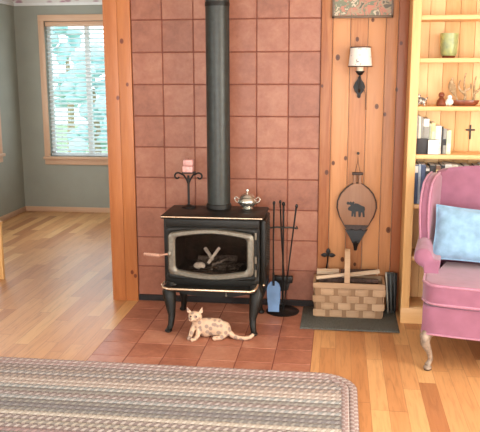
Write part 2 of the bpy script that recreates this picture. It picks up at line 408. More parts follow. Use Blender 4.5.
# window_1 : far wall, with venetian blind
def window(name, x0, x1, z0, z1, y, mull=True, T=None, depth=.14):
    w = bpy.data.objects.new(name, None); C.objects.link(w); struct(w)
    if T: w.matrix_world = T
    c = .065
    mb = MB().box(x0-c, x0, y-.018, y, z0-.02, z1+c, .003).box(x1, x1+c, y-.018, y, z0-.02, z1+c, .003)
    struct(mb.build('window_casing', M['trim'], w))
    struct(MB().box(x0-c, x1+c, y-.0185, y, z1, z1+c, .003).build('window_head', M['trim_h'], w))
    struct(MB().box(x0-c-.008, x1+c+.008, y-.045, y+.02, z0-.03, z0, .006).box(x0-c, x1+c, y-.016, y, z0-.09, z0-.03, .003).build('window_sill', M['trim_h'], w))
    f = .035; mb = MB()
    mb.box(x0, x1, y+.06, y+.10, z0, z0+f).box(x0, x1, y+.06, y+.10, z1-f, z1).box(x0, x0+f, y+.06, y+.10, z0, z1).box(x1-f, x1, y+.06, y+.10, z0, z1)
    if mull: mb.box((x0+x1)/2-.025, (x0+x1)/2+.025, y+.055, y+.10, z0, z1)
    struct(mb.build('window_frame', M['white'], w, smooth=False))
    struct(MB().box(x0+f, x1-f, y+.078, y+.082, z0+f, z1-f).build('window_pane', M['glass'], w, smooth=False))
    return w
window('window_1', -1.80, -.92, .615, 2.045, FY)
nt = M['blind'].node_tree; b = nt.nodes['Principled BSDF']
tr = N(nt, 'ShaderNodeBsdfTranslucent'); tr.inputs[0].default_value = (.95, .98, 1, 1)
mx = N(nt, 'ShaderNodeMixShader'); mx.inputs[0].default_value = .6
nt.links.new(b.outputs[0], mx.inputs[1]); nt.links.new(tr.outputs[0], mx.inputs[2]); nt.links.new(mx.outputs[0], nt.nodes['Material Output'].inputs[0])
bl = thing('venetian_blind', 'white horizontal-slat blind hanging in the window of the other room', 'blind', (-1.36, FY+.03, 2.042))
MB().box(-.435, .435, -.025, .025, -.05, 0, .004).build('head_rail', M['trim_h'], bl)
zz = -.085; k = 0
while zz > -1.39:
    MB().rings([[(-.43, -.022, -.0085), (.43, -.022, -.0085), (.43, .022, .0085), (-.43, .022, .0085)], [(-.43, -.022, -.006), (.43, -.022, -.006), (.43, .022, .011), (-.43, .022, .011)]]).build('slat', M['blind'], bl, (0, 0, zz), smooth=False)
    zz -= .0455
MB().box(-.43, .43, -.025, .025, -1.418, -1.398, .003).build('bottom_rail', M['blind'], bl)
MB().tube([(-.3, -.024, -.04), (-.3, -.024, -1.39)], .0018, 6).tube([(.3, -.024, -.04), (.3, -.024, -1.39)], .0018, 6).tube([(0, -.024, -.04), (0, -.024, -1.39)], .0018, 6).build('cord', M['white'], bl)
# window_2 in the left wall (casing just enters the frame), window_3..5 light the living room
T90 = Matrix.Rotation(PI/2, 4, 'Z')
window('window_2', 1.30, 2.48, .70, 2.06, -LX, T=T90, mull=True)
window('window_3', -4.6, -2.6, .5, 2.1, -LX, T=T90)
window('window_4', 1.5, 3.6, .5, 2.2, RX, T=Matrix.Rotation(-PI/2, 4, 'Z'))
window('window_5', -2.9, .9, .25, 2.25, -BY, T=Matrix.Rotation(PI, 4, 'Z'))

# outdoors
struct(MB().box(-14, 14, 3.3, 22, -.5, -.45).build('ground', M['lawn'], smooth=False))
random.seed(11)
for i, (x, y, h) in enumerate([(-2.55, 6.8, 2.0), (-3.6, 8.5, 2.9), (-1.2, 8.0, 1.2), (-3.2, 10, 1.5)]):
    t = thing('garden_tree', ['tree outside seen through the left half of the blinds', 'farther tree outside behind the left pane', 'low bush outside seen through the right pane', 'distant low tree outside at window middle'][i], 'tree', (x, y, -.45), group='trees outside the window')
    MB().tube([(0, 0, 0), (.03, .02, h*.5), (0, 0, h*.85)], [.09, .06, .03]).build('trunk', M['antler'], t)
    mb = MB()
    for _ in range(38):
        a = random.uniform(0, 2*PI); r = random.uniform(.0, .55)*h*.42; z = random.uniform(.4, 1.15)*h
        mb.ball((r*math.cos(a), r*math.sin(a), z), (random.uniform(.08, .2), random.uniform(.08, .2), random.uniform(.06, .16)), n=5)
    MB.build(mb, 'foliage', M['leaf'], t)

# ------------------------------------------------------------------ wood stove
SX = .597
st = thing('wood_stove', 'black cast iron wood stove on curved legs with arched glass door', 'stove', (SX-.004, -.33, .004))
st.scale = (1.025, 1, 1.012)
def L(x, y, z): return (x-SX, y+.33, z-.004)
def lb(mb, x0, x1, y0, y1, z0, z1, bev=0, tint=.5): return mb.box(x0-SX, x1-SX, y0+.33, y1+.33, z0-.004, z1-.004, bev, tint=tint)
# body: hollow firebox with an arched front plate
mb = MB(); lb(mb, .326, .345, -.488, -.171, .291, .644); lb(mb, .85, .869, -.488, -.171, .291, .644)
lb(mb, .346, .849, -.19, -.17, .291, .644); lb(mb, .325, .87, -.489, -.17, .27, .29, .004); lb(mb, .325, .87, -.489, -.17, .645, .665, .004)
lb(mb, .325, .87, -.505, -.49, .615, .665, .003); lb(mb, .325, .87, -.505, -.49, .27, .33, .003)
lb(mb, .325, .375, -.504, -.49, .33, .615); lb(mb, .82, .87, -.504, -.49, .33, .615)
mb.build('stove_body', M['iron'], st)
mb = MB(); lb(mb, .372, .823, -.20, -.191, .33, .62); lb(mb, .366, .376, -.48, -.2, .3, .64); lb(mb, .819, .829, -.48, -.2, .3, .64); lb(mb, .37, .825, -.48, -.2, .31, .345)
mb.build('firebox_lining', M['firebrick'], st, smooth=False)
mb = MB(); lb(mb, .300, .893, -.52, -.16, .668, .687, .006); mb.build('top_plate', M['iron'], st)
mb = MB(); mb.tube([L(.304, -.521, .680), L(.889, -.521, .680)], .0042, 10); mb.build('front_edge_highlight', M['brass'], st)  # brass tube standing in for the highlight along the top plate's front edge
for q0, q1 in ((.30, .325), (.872, .900)):
    mb = MB(); lb(mb, q0, q1, -.44, -.175, .25, .655, .004); mb.build('side_shield', M['iron'], st)
mb = MB()
for k in range(17):
    for q in range(4): lb(mb, .898, .9035, -.42+.058*q, -.375+.058*q, .37+.0155*k, .376+.0155*k, .001)
mb.build('side_louvre', M['pipe'], st)
# door with arched frame
def arch(x0, x1, z0, z1, bt, bb, rc, n=10):
    """outline with bowed top and bottom edges and rounded corners"""
    pts = []; w = (x1-x0)/2; cx = (x0+x1)/2
    def corner(px, pz, a0, a1):
        for i in range(n+1):
            a = a0+(a1-a0)*i/n; pts.append((px+rc*math.cos(a), pz+rc*math.sin(a)))
    corner(x0+rc, z0+rc, PI, 1.5*PI)
    for i in range(1, n*2): 
        t = i/(n*2); pts.append((x0+rc+(x1-x0-2*rc)*t, z0-bb*math.sin(PI*t)))
    corner(x1-rc, z0+rc, 1.5*PI, 2*PI)
    corner(x1-rc, z1-rc, 0, PI/2)
    for i in range(1, n*2):
        t = 1-i/(n*2); pts.append((x0+rc+(x1-x0-2*rc)*t, z1+bt*math.sin(PI*t)))
    corner(x0+rc, z1-rc, PI/2, PI)
    return pts
def fr(mb, o, i, y0, y1, b=.005):
    """ring-shaped frame between an outer and an inner outline"""
    def R(a, y): return [L(x, y, z) for x, z in a]
    def lerp(a, c, t): return [(p[0]*(1-t)+q[0]*t, p[1]*(1-t)+q[1]*t) for p, q in zip(a, c)]
    rr = [R(o, y1), R(o, y0+b), R(lerp(o, i, .2), y0), R(lerp(o, i, .8), y0), R(i, y0+b), R(i, y1), R(o, y1)]
    mb.rings(rr, cap=False)
O_ = arch(.343, .842, .334, .592, .022, .024, .035); I_ = arch(.383, .802, .364, .566, .020, .022, .028)
dr = MB(); fr(dr, arch(.335, .855, .308, .615, .008, .004, .02), O_, -.515, -.5, .003); door = dr.build('door', M['iron'], st)
mb = MB(); fr(mb, O_, I_, -.534, -.508, .007); mb.build('door_frame', M['nickel'], door)
mb = MB(); mb.prism([(x-SX, z-.004) for x, z in arch(.384, .801, .365, .565, .02, .022, .028)], -.512+.33, -.508+.33); mb.build('door_glass', M['stoveglass'], door, smooth=False)
for z in (.36, .44, .58): MB().tube([L(.852, -.53, z-.02), L(.852, -.53, z+.02)], .0075, 10).build('hinge', M['nickel'], door)
mb = MB(); pts = [L(.345+(.215-.345)*t, -.535-.055*min(1, t*3), .462+.010*t) for t in [i/26 for i in range(27)]]
mb.tube(pts, [.006 if i < 8 else (.0125 if i % 2 else .0095)*(1-.25*(i-8)/19) for i in range(27)], 10)
mb.build('door_handle', M['handlewood'], door)
MB().ball(L(.352, -.538, .462), (.012, .008, .02)).build('latch', M['nickel'], door)
# ash lip
lip = [(-.278, -.175+.001), (-.279, -.245), (-.268, -.272), (-.24, -.284), (.24, -.284), (.258, -.272), (.266, -.245), (.266, -.174)]
mb = MB(); mb.prism([(x, y) for x, y in lip], .258, .269, plane='xy'); ash = mb.build('ash_lip', M['iron'], st, smooth=False)
mb = MB(); mb.tube([(-.279, -.2, .288), (-.281, -.25, .284), (-.270, -.278, .275), (-.235, -.287, .270), (.235, -.287, .270), (.256, -.278, .275), (.266, -.25, .284), (.266, -.2, .288)], .0068, 10)
mb.build('lip_rail', M['brass'], ash)
mb = MB(); mb.tube([(.095, -.275, .27), (.095, -.275, .24)], .003).ball((.095, -.275, .238), .006); mb.build('air_control', M['nickel'], st)
mb = MB(); mb.prism([(-.27, .268), (.27, .268), (.27, .225), (.2, .222), (.12, .205), (0, .198), (-.12, .205), (-.2, .222), (-.27, .225)], -.19, -.165); mb.build('front_skirt', M['iron'], st, smooth=False)
mb = MB(); mb.box(-.26, .27, -.16, .15, .235, .268, .004); mb.build('ash_pan', M['iron'], st)
MB().ball((.292, -.115, .262), .008).build('bolt', M['brass'], st)
# cabriole legs
for sx, sy in ((-1, -1), (1, -1), (-1, 1), (1, 1)):
    X = .238 if sx < 0 else .245; Y = -.165 if sy < 0 else .12
    mb = MB(); o = sy*.02 if sy > 0 else -.0
    path = [(X*sx+.012*sx*0, Y, .262), (X*sx+.016*sx, Y-.03*(sy < 0)+.02*(sy > 0), .225), (X*sx+.006*sx, Y-.045*(sy < 0)+.02*(sy > 0), .16), (X*sx-.004*sx, Y-.06*(sy < 0)+.015*(sy > 0), .09), (X*sx+.0*sx, Y-.075*(sy < 0)+.02*(sy > 0), .035), (X*sx+.008*sx, Y-.098*(sy < 0)+.03*(sy > 0), .012)]
    mb.tube(path, [.042, .042, .032, .021, .017, .017], 12).ball((X*sx+.008*sx, Y-.1*(sy < 0)+.03*(sy > 0), .012), (.021, .026, .0125))
    mb.build('leg', M['iron'], st)
# stove pipe
pp = thing('stove_pipe', 'tall black stove pipe rising from the stove top', 'stovepipe', (.592, -.235, .6965))
MB().lathe([(.0705, .0), (.0705, 1.80)], n=40).build('lower_pipe', M['pipe'], pp)
MB().lathe([(.078, 0), (.078, .022), (.0725, .03), (.0725, 0)], n=40).build('collar', M['iron'], pp)
MB().lathe([(.0722, 1.205), (.0735, 1.21), (.0735, 1.222), (.0722, 1.23)], n=40, cap=False).build('seam_band', M['iron'], pp)
MB().tube([(.0715, -.012, .01), (.0715, -.012, 1.8)], .002, 6).build('side_seam', M['iron'], pp)

# logs and ash in the firebox
def stick(name, label, cat, a, b, r, mat, group=None, tri=False):
    a, b = V(a), V(b); mb = MB(); n = 5 if tri else 10
    k = 7; pts = [a.lerp(b, i/k)+V((random.uniform(-1, 1), 0, random.uniform(-1, 1)))*r*.1 for i in range(k+1)]
    mb.tube([p-a for p in pts], [r*random.uniform(.88, 1.05) for _ in pts], n)
    o = mb.build(name, mat, loc=a, angle=25); return tag(o, label, cat, group)
random.seed(4)
stick('charred_log', 'pale charred stick leaning up from the left inside the stove', 'log', (.520, -.33, .46), (.575, -.375, .40), .011, M['ash'], 'burnt wood in the stove')
stick('charred_log', 'pale charred stick crossing the other two inside the stove', 'log', (.615, -.375, .475), (.555, -.43, .39), .010, M['ash'], 'burnt wood in the stove')
stick('charred_log', 'charred grey stick lying to the right inside the stove', 'log', (.57, -.38, .37), (.66, -.34, .40), .014, M['char'], 'burnt wood in the stove')
stick('charred_log', 'dark charred log lying at the back of the firebox', 'log', (.47, -.29, .382), (.71, -.28, .382), .024, M['char'], 'burnt wood in the stove')
o = tag(MB().ball((0, 0, 0), (.036, .03, .022)).build('ash_clump', M['ash'], loc=(.50, -.42, .372)), 'clump of white ash on the firebox floor', 'ash')
mb = MB()
for _ in range(46): mb.ball((random.uniform(-.15, .15), random.uniform(-.08, .08), random.uniform(0, .008)), (random.uniform(.01, .03), random.uniform(.01, .02), .008), n=4)
tag(mb.build('ash_bed', M['char'], loc=(.60, -.36, .352)), 'bed of grey ash and embers under the burnt wood', 'ash', kind='stuff')

# candle stand + candle on the stove
cs = thing('candle_stand', 'black wrought iron scroll stand at the left rear of the stove top', 'candle holder', (.402, -.235, .6955))
MB().lathe([(.045, 0), (.045, .006), (.02, .012), (.006, .02)], n=20).build('base', M['irondark'], cs)
MB().tube([(0, 0, .01), (0, 0, .20)], [.0075, .007], 8).build('stem', M['irondark'], cs)
for s in (-1, 1):
    pts = [(0, 0, .145), (s*.012, 0, .175), (s*.03, 0, .202), (s*.06, 0, .215)]
    c0 = V((s*.068, 0, .193))
    for i in range(9):
        a = PI/2-s*0+ (-1 if s > 0 else 1)*i*.55; r = .022*(1-i*.07); pts.append(tuple(c0+V((math.cos(a)*r, 0, math.sin(a)*r))))
    MB().tube(pts, .0056, 8).build('scroll', M['irondark'], cs)
MB().box(-.036, .044, -.03, .03, .214, .221, .002).build('tray', M['irondark'], cs)
cd = thing('candle', 'pink square candle on top of the scroll iron stand', 'candle', (.402, -.235, .917))
MB().box(-.031, .031, -.027, .027, 0, .038, .004).box(-.026, .033, -.027, .027, .040, .078, .006).build('wax', M['pinkglass'], cd)
MB().tube([(0, 0, .074), (.002, 0, .088)], .0012, 6).build('wick', M['dark'], cd)
# silver sugar pot
tp = thing('silver_pot', 'small lidded silver pot with two handles on the stove top', 'pot', (.772, -.25, .6965))
MB().lathe([(.032, 0), (.036, .004), (.028, .012), (.045, .022), (.058, .040), (.058, .052), (.048, .066), (.040, .072), (.0, .072)], n=32).build('pot_body', M['silver'], tp)
MB().lathe([(.044, .072), (.045, .076), (.036, .088), (.018, .096), (.006, .099), (.006, .106), (.010, .112), (.008, .121), (.0, .124)], n=32).build('lid', M['silver'], tp)
for s in (-1, 1): MB().tube([(s*.052, 0, .062), (s*.07, 0, .074), (s*.08, 0, .060), (s*.070, 0, .042), (s*.054, 0, .036)], .0036, 8).build('handle', M['silver'], tp)

# ------------------------------------------------------------------ the little spotted cat
def cat():
    t = thing('cat', 'small cream spotted cat lying on the hearth under the stove front', 'cat', (.60, -.665, .004))
    mb = MB(); B = lambda x, y, z, rx, ry=None, rz=None: mb.ball((x-.60, y+.665, z-.004), (rx, ry or rx, rz or rx))
    B(.635, -.64, .062, .068, .042, .056); B(.575, -.645, .062, .055, .038, .058); B(.685, -.64, .052, .038, .04, .048)
    B(.605, -.642, .066, .06, .038, .054)
    B(.533, -.655, .086, .034, .028, .038); B(.520, -.668, .112, .024, .022, .026)           # chest, neck
    B(.520, -.680, .138, .041, .033, .031); B(.504, -.708, .129, .017, .015, .013)           # head, muzzle
    B(.500, -.690, .126, .016); B(.538, -.690, .130, .014)
    for (x, z, dx) in ((.488, .158, -.016), (.550, .160, .012)):                                # ears
        mb.rings([[(x-.60+dx*t_+math.cos(a)*.017*(1-t_*.85), -.012+math.sin(a)*.008*(1-t_*.8), z-.004+t_*.036) for a in [2*PI*i/10 for i in range(10)]] for t_ in (0, .35, .7, 1)])
    def limb(pts, rad):
        mb.tube([(x-.60, y+.665, z-.004) for x, y, z in pts], rad, 10); 
        B(*pts[-1], rad[-1]*1.05)
    limb([(.515, -.655, .085), (.500, -.668, .05), (.492, -.690, .022), (.488, -.712, .015)], [.02, .016, .013, .0125])
    limb([(.540, -.660, .06), (.535, -.690, .024), (.525, -.722, .015), (.512, -.735, .015)], [.018, .014, .012, .0115])
    limb([(.690, -.655, .035), (.670, -.688, .018), (.635, -.698, .016)], [.024, .015, .013])
    tp = [V((.705, -.645, .045)), V((.722, -.655, .034)), V((.745, -.665, .021)), V((.775, -.672, .016)), V((.808, -.675, .0155)), V((.835, -.672, .019)), V((.852, -.665, .032))]
    mb.tube([(p.x-.60, p.y+.665, p.z-.004) for p in tp], [.019, .017, .0145, .0125, .012, .012, .011], 10); B(.852, -.665, .034, .011)
    body = mb.build('body', M['cat'], t); remesh(body, .0032, 5)
    for x in (.500, .532): MB().ball((x-.60, -.0445, .142), (.0046, .0035, .0052), n=8).build('eye', M['dark'], t)
    MB().ball((.504-.60, -.0575, .131), (.0042, .003, .003), n=8).build('nose', M['dark'], t)
cat()

# ------------------------------------------------------------------ fireplace tools
ts = thing('tool_stand', 'black iron fireplace tool stand with round base beside the stove', 'tool stand', (.985, -.13, .004))
MB().lathe([(.105, 0), (.108, .006), (.10, .012), (.03, .016), (.01, .03), (.0, .03)], n=36).build('base', M['irondark'], ts)
MB().tube([(0, 0, .02), (0, 0, .70)], .006, 10).ball((0, 0, .705), (.011, .011, .014)).build('pole', M['irondark'], ts)
MB().tube([(-.082, -.008, .552), (-.04, -.012, .558), (0, -.006, .555), (.045, -.012, .558), (.085, -.008, .552)], .006, 8).tube([(0, -.055, .555), (0, .045, .555)], .005, 8).tube([(-.082, -.008, .552), (-.09, -.03, .556), (-.082, -.035, .572)], .004, 8).tube([(.085, -.008, .552), (.092, -.03, .556), (.085, -.035, .572)], .004, 8).build('hook_bar', M['pipe'], ts)
# shovel
sh = thing('fireplace_shovel', 'long handled ash shovel with blue steel pan hanging at the stove side', 'shovel', (.923, -.168, .03))
MB().tube([(.005, -.005, .24), (.003, 0, .45), (.006, 0, .685)], [.005, .0045, .006], 8).ball((.006, 0, .69), (.009, .009, .013)).build('handle', M['irondark'], sh)
o = []
W = lambda t: .031+.010*math.sin(PI*min(1, t*1.0)) if t > .75 else .030+.012*t
out = [(-.020, 0), (.046, 0.0), (.046, .05), (.049, .11), (.047, .15), (.038, .176), (.022, .19), (.005, .192), (-.012, .186), (-.026, .170), (-.033, .145), (-.031, .10), (-.024, .05)]
Tm = rot((0, -.05, .0), (math.radians(-14), 0, 0))
MB().prism(out, 0, .004, T=Tm).build('pan', M['shovel'], sh)
e = [Tm @ V((x, .001, z)) for x, z in out]; MB().tube(e[2:]+[e[0]], .0035, 8).build('rolled_edge', M['shovel'], sh)
MB().tube([Tm @ V((.008, -.002, .165)), V((.006, -.008, .21)), V((.005, -.005, .245))], .007, 8).build('socket', M['irondark'], sh)
# brush
br = thing('hearth_brush', 'black hearth brush hanging behind the blue shovel', 'brush', (.972, -.10, .13))
MB().tube([(.02, 0, .085), (.0, 0, .35), (-.008, -.02, .585)], .0048, 8).ball((-.008, -.02, .59), (.008, .008, .012)).build('handle', M['irondark'], br)
MB().box(-.055, .075, -.018, .018, .06, .105, .006).build('brush_head', M['irondark'], br)
MB().rings([[(-.05, -.016, .07), (.06, -.016, .07), (.06, .016, .07), (-.05, .016, .07)], [(-.042, -.02, 0), (.045, -.02, .015), (.045, .02, .015), (-.042, .02, 0)]]).build('bristles', M['bristle'], br, smooth=False)
# poker
pk = thing('fireplace_poker', 'iron poker leaning to the right on the tool stand', 'poker', (.995, -.17, .02))
MB().tube([(0, 0, .012), (.012, .0, .14), (.04, .012, .40), (.071, .02, .67)], [.004, .0045, .0045, .0055], 8).ball((.0735, .02, .68), (.009, .009, .014)).build('shaft', M['irondark'], pk)
MB().tube([(.004, 0, .06), (-.02, 0, .045), (-.03, 0, .06)], [.004, .0035, .002], 8).build('hook', M['irondark'], pk)

# ------------------------------------------------------------------ mat, basket, firewood
mb = MB(); mb.box(1.115, 1.70, -.44, -.035, .0045, .014, .003)
mt = tag(mb.build('doormat', M['mat']), 'flat charcoal mat under the log basket', 'mat')
MB().box(1.112, 1.703, -.443, -.032, .0045, .0085, .001).build('mat_edge', plain('mat_binding', (.12, .115, .10), .9), mt)

bk = thing('log_basket', 'woven wood splint basket with arched handle holding firewood', 'basket', (1.402, -.135, .0145))
bw, bd, bh = .205, .095, .215           # half widths, height
def side_pt(side, s, z, off):
    """point on a basket side: s along the side -1..1, off outward; sides flare a little"""
    fl = 1+.045*z/bh
    if side == 0: return (s*bw*fl, -(bd*fl+off), z)
    if side == 1: return (s*bw*fl, (bd*fl+off), z)
    if side == 2: return (-(bw*fl+off), s*bd*fl, z)
    return ((bw*fl+off), s*bd*fl, z)
mb = MB(); random.seed(8)
for side in range(4):
    ns = 8 if side < 2 else 4
    for i in range(ns):                                           # upright splints
        s0, s1 = -1+2*i/ns+.02, -1+2*(i+1)/ns-.02; t = -.6+random.random()*.4  # uprights tinted darker, painting in the shade of the gaps in the weave
        mb.rings([[side_pt(side, s0, z, -.001), side_pt(side, s1, z, -.001), side_pt(side, s1, z, .0015), side_pt(side, s0, z, .0015)] for z in (0, bh)], tint=t)
    for r in range(4):                                            # weavers passing over every second upright
        z0 = .006+r*.046; z1 = z0+.043
        for i in range(ns):
            over = (i+r) % 2 == 0
            a0, a1 = -1+2*i/ns, -1+2*(i+1)/ns; t = .55+.45*random.random()
            if over:
                rg = []
                for k in range(9):
                    u = k/8; s = a0-.06+(a1-a0+.12)*u; off = .001+.0075*math.sin(PI*u)**.6
                    rg.append([side_pt(side, s, z0, off), side_pt(side, s, (z0+z1)/2, off+.002), side_pt(side, s, z1, off), side_pt(side, s, z1, off-.002), side_pt(side, s, z0, off-.002)])
                mb.rings(rg, tint=t)
mb.box(-bw+.002, bw-.002, -bd+.002, bd-.002, 0, .006, tint=.4)
mb.build('weave', M['splint'], bk)
mb = MB()
for z0, z1, o in ((.190, .222, .006),):
    for side in range(4):
        e = 1.03 if side < 2 else 1.06
        mb.rings([[side_pt(side, -e, z0, o), side_pt(side, e, z0, o), side_pt(side, e, z1, o), side_pt(side, -e, z1, o)], [side_pt(side, -e, z0, -.008), side_pt(side, e, z0, -.008), side_pt(side, e, z1, -.008), side_pt(side, -e, z1, -.008)]], tint=.65)
mb.build('rim', M['splint'], bk, smooth=False)
mb = MB(); rr = []
for i in range(25):
    a = PI*i/24; y = -math.cos(a)*(bd-.006); z = .10+.0+(.315)*(math.sin(a)**.62) if 0 < i < 24 else .10
    for_ = .0165
    ny, nz = -math.cos(a)*.004, math.sin(a)*.004
    rr.append([(-.012-for_, y-ny, z-nz), (-.012+for_, y-ny, z-nz), (-.012+for_, y+ny, z+nz), (-.012-for_, y+ny, z+nz)])
mb.rings(rr, tint=.9); mb.build('handle', M['splint'], bk)
random.seed(9)
def log(label, c, l, r, ez, ey, mat):
    """split wedge of firewood lying across the basket"""
    k = 8; rr = []
    prof = [(0, 1.0), (.95, .35), (.75, -.6), (-.7, -.65), (-1, .2)]
    for i in range(k+1):
        x = -l/2+l*i/k; rr.append([(x, p*r*random.uniform(.92, 1.06), q*r*random.uniform(.92, 1.06)) for p, q in prof])
    o = MB().rings(rr).build('firewood', mat, loc=c, angle=20); o.rotation_euler = (random.uniform(-1, 1), ey, ez)
    return tag(o, label, 'firewood', 'split firewood in the basket')
log('pale split stick resting on the left front rim of the basket', (1.292, -.19, .268), .185, .013, .10, -.12, M['firewood'])
log('long pale split stick rising to the right across the basket rim', (1.475, -.14, .275), .235, .015, .08, -.13, M['firewood'])
log('short pale split piece at the left rear of the basket', (1.27, -.09, .268), .14, .020, .05, 0, M['firewood'])
log('dark barked split log at the back of the basket', (1.46, -.082, .268), .22, .022, -.04, -.04, M['bark'])
log('dark barked split log low in the basket', (1.30, -.125, .225), .17, .026, .06, .03, M['bark'])
log('dark barked log under the long pale stick', (1.49, -.140, .224), .19, .026, -.05, .0, M['bark'])
# slim steel grate leaning beside the basket
gr = thing('folded_grate', 'slim folded dark steel grate leaning against the wall right of the basket', 'grate', (1.668, -.095, .0145))
for k, (dx, dy) in enumerate(((-.024, -.02), (-.003, -.012), (.018, .0))):
    MB().box(-.006, .006, -.004, .004, 0, .262-.006*k, .0015, T=rot((dx+.01, dy, 0), (math.radians(-9), math.radians(-4+k*1.5), 0))).build('bar', (M['nickel'], M['pipe'], M['irondark'])[k], gr)
MB().box(-.030, .020, .02, .034, .245, .258, .003).build('top_bar', M['pipe'], gr)
MB().box(-.026, .04, .036, .046, .0, .25, .002).build('back_plate', M['irondark'], gr)
# iron ornament on the wall behind the basket
og = thing('iron_ornament', 'small black iron four petal ornament on the pine wall behind the basket', 'ornament', (1.268, -.018, .305))
petal = [(0, 0), (.011, .012), (.016, .026), (.010, .042), (0, .052), (-.010, .042), (-.016, .026), (-.011, .012)]
for a in (0, PI/2, -PI/2):
    MB().prism(petal, -.006, 0, bev=.0015, T=rot((0, 0, .055), (0, a, 0)) @ Matrix.Scale(.92, 4)).build('petal', M['irondark'], og)
MB().tube([(0, -.003, .055), (-.004, -.003, .01), (-.012, -.003, -.05)], .0045, 8).ball((0, -.006, .055), .009).build('stem', M['irondark'], og)

# ------------------------------------------------------------------ wall pieces
pf = thing('framed_picture', 'dark framed collage picture hanging at the top of the pine wall', 'picture', (1.445, -.022, 1.84))
pw, ph = .176, .26
MB().box(-pw, pw, -.008, .012, .006, ph).build('picture', M['picture'], pf, smooth=False)
mb = MB()
for a in ((-pw-.006, pw+.006, -.014, .012, 0, .014), (-pw-.006, pw+.006, -.014, .012, ph-.008, ph+.006), (-pw-.006, -pw+.007, -.014, .012, 0, ph+.006), (pw-.007, pw+.006, -.014, .012, 0, ph+.006)): mb.box(*a, bev=.002)
mb.build('frame', plain('dark_bronze_frame', (.12, .075, .045), .4), pf)

sc = thing('wall_sconce', 'black iron wall sconce with white printed fabric shade', 'lamp', (1.437, -.005, 1.43))
dia = [(0, -.07), (.012, -.062), (.010, -.045), (.030, -.028), (.041, 0), (.030, .026), (.012, .042), (.010, .062), (-.010, .062), (-.012, .042), (-.030, .026), (-.041, 0), (-.030, -.028), (-.010, -.045), (-.012, -.062)]
MB().prism([(x*.9, z) for x, z in dia], -.012, -.0, bev=.002).build('back_plate', M['irondark'], sc)
MB().tube([(0, -.012, -.02), (0, -.05, -.03), (0, -.085, -.01), (0, -.09, .05), (0, -.09, .085)], .0055, 10).lathe([(.0, .07), (.012, .072), (.028, .092), (.028, .096), (.0, .096)], c=(0, -.09, 0)).build('arm', M['irondark'], sc)
MB().lathe([(.020, .096), (.020, .138), (0, .138)], c=(0, -.09, 0), n=20).build('candle_sleeve', M['cream'], sc)
mb = MB(); mb.lathe([(.071, .122), (.059, .236), (.0575, .236), (.0695, .122), (.071, .122)], c=(0, -.09, 0), n=40, cap=False)
shd = mb.build('lamp_shade', M['shade'], sc)
for r, z in ((.0712, .123), (.0592, .235)): MB().tube([(math.cos(2*PI*i/40)*r, -.09+math.sin(2*PI*i/40)*r, z) for i in range(41)], .0036, 6).build('shade_binding', M['leather'], shd)
MB().tube(bez((.015, -.012, .0), (.05, -.012, -.03), (.035, -.010, -.08), (.045, -.010, -.14)), .0022, 6).build('cord', M['leather'], sc)

bl_ = thing('bellows', 'hanging fireplace bellows with dark moose silhouette and leather nozzle end', 'bellows', (1.441, -.008, .40))
def pear(w, s=1.0):
    pts = []
    prof = [(.0, .012), (.03, .018), (.08, .040), (.135, .080), (.19, .111), (.245, .127), (.29, .124), (.335, .105), (.37, .074), (.395, .040), (.405, .022)]
    for z, x in prof: pts.append(((x+w), z))
    return pts+[(-x, z) for x, z in reversed(pts)]
MB().prism([(x, z+.03) for x, z in pear(0)], -.028, -.0, bev=.003).build('leather_side', M['leather'], bl_)
fb = MB().prism([(x*.93, z*.98+.035) for x, z in pear(0) if z > .11], -.036, -.027, bev=.003).build('board', M['bellows'], bl_)
MB().box(-.026, -.007, -.034, -.010, .40, .497, .006).box(.007, .026, -.034, -.010, .40, .497, .006).build('handle', M['bellows'], bl_)
MB().box(-.034, .034, -.038, -.006, .486, .502, .004).build('handle_strap', M['leather'], bl_)
MB().prism([(-.072, .142), (-.05, .128), (-.03, .140), (0, .130), (.03, .140), (.05, .128), (.072, .142), (.040, .088), (.022, .050), (-.022, .050), (-.040, .088)], -.041, -.026, bev=.002).build('nozzle_leather', M['motif'], bl_)
MB().lathe([(.0, -.004), (.010, 0), (.012, .02), (.018, .04), (.024, .062), (0, .064)], c=(0, -.020, 0), n=16).build('nozzle', M['irondark'], bl_)
moose = [(-.040, .006), (-.052, .010), (-.056, .020), (-.050, .032), (-.038, .038), (-.044, .046), (-.060, .046), (-.066, .056), (-.058, .066), (-.046, .060), (-.040, .068), (-.030, .060), (-.022, .068), (-.014, .060), (-.018, .050), (-.008, .056), (.010, .052), (.034, .040), (.050, .034), (.054, .020), (.050, .004), (.053, -.032), (.040, -.032), (.036, -.004), (.030, -.002), (.026, -.032), (.013, -.032), (.010, .004), (-.004, .002), (-.004, -.032), (-.016, -.032), (-.018, -.006), (-.022, -.030), (-.033, -.030), (-.032, .004)]
MB().prism([(x*.98, z+.252) for x, z in moose], -.0375, -.0355).build('moose_motif', M['motif'], fb, smooth=False)
MB().tube([(-.016, -.022, .50), (-.003, -.02, .56), (0, -.022, .617), (.003, -.02, .56), (.016, -.022, .50)], .0017, 6).build('hanging_cord', M['leather'], bl_)
nl = MB().tube([(0, .012, 0), (0, -.022, .004)], .0035, 8).lathe([(0, 0), (.009, 0), (.009, .004), (0, .004)], T=rot((0, -.022, .004), (PI/2, 0, 0))).build('nail', M['irondark'], loc=(1.441, -.012, 1.018))
tag(nl, 'dark round headed nail the bellows hang from', 'nail')

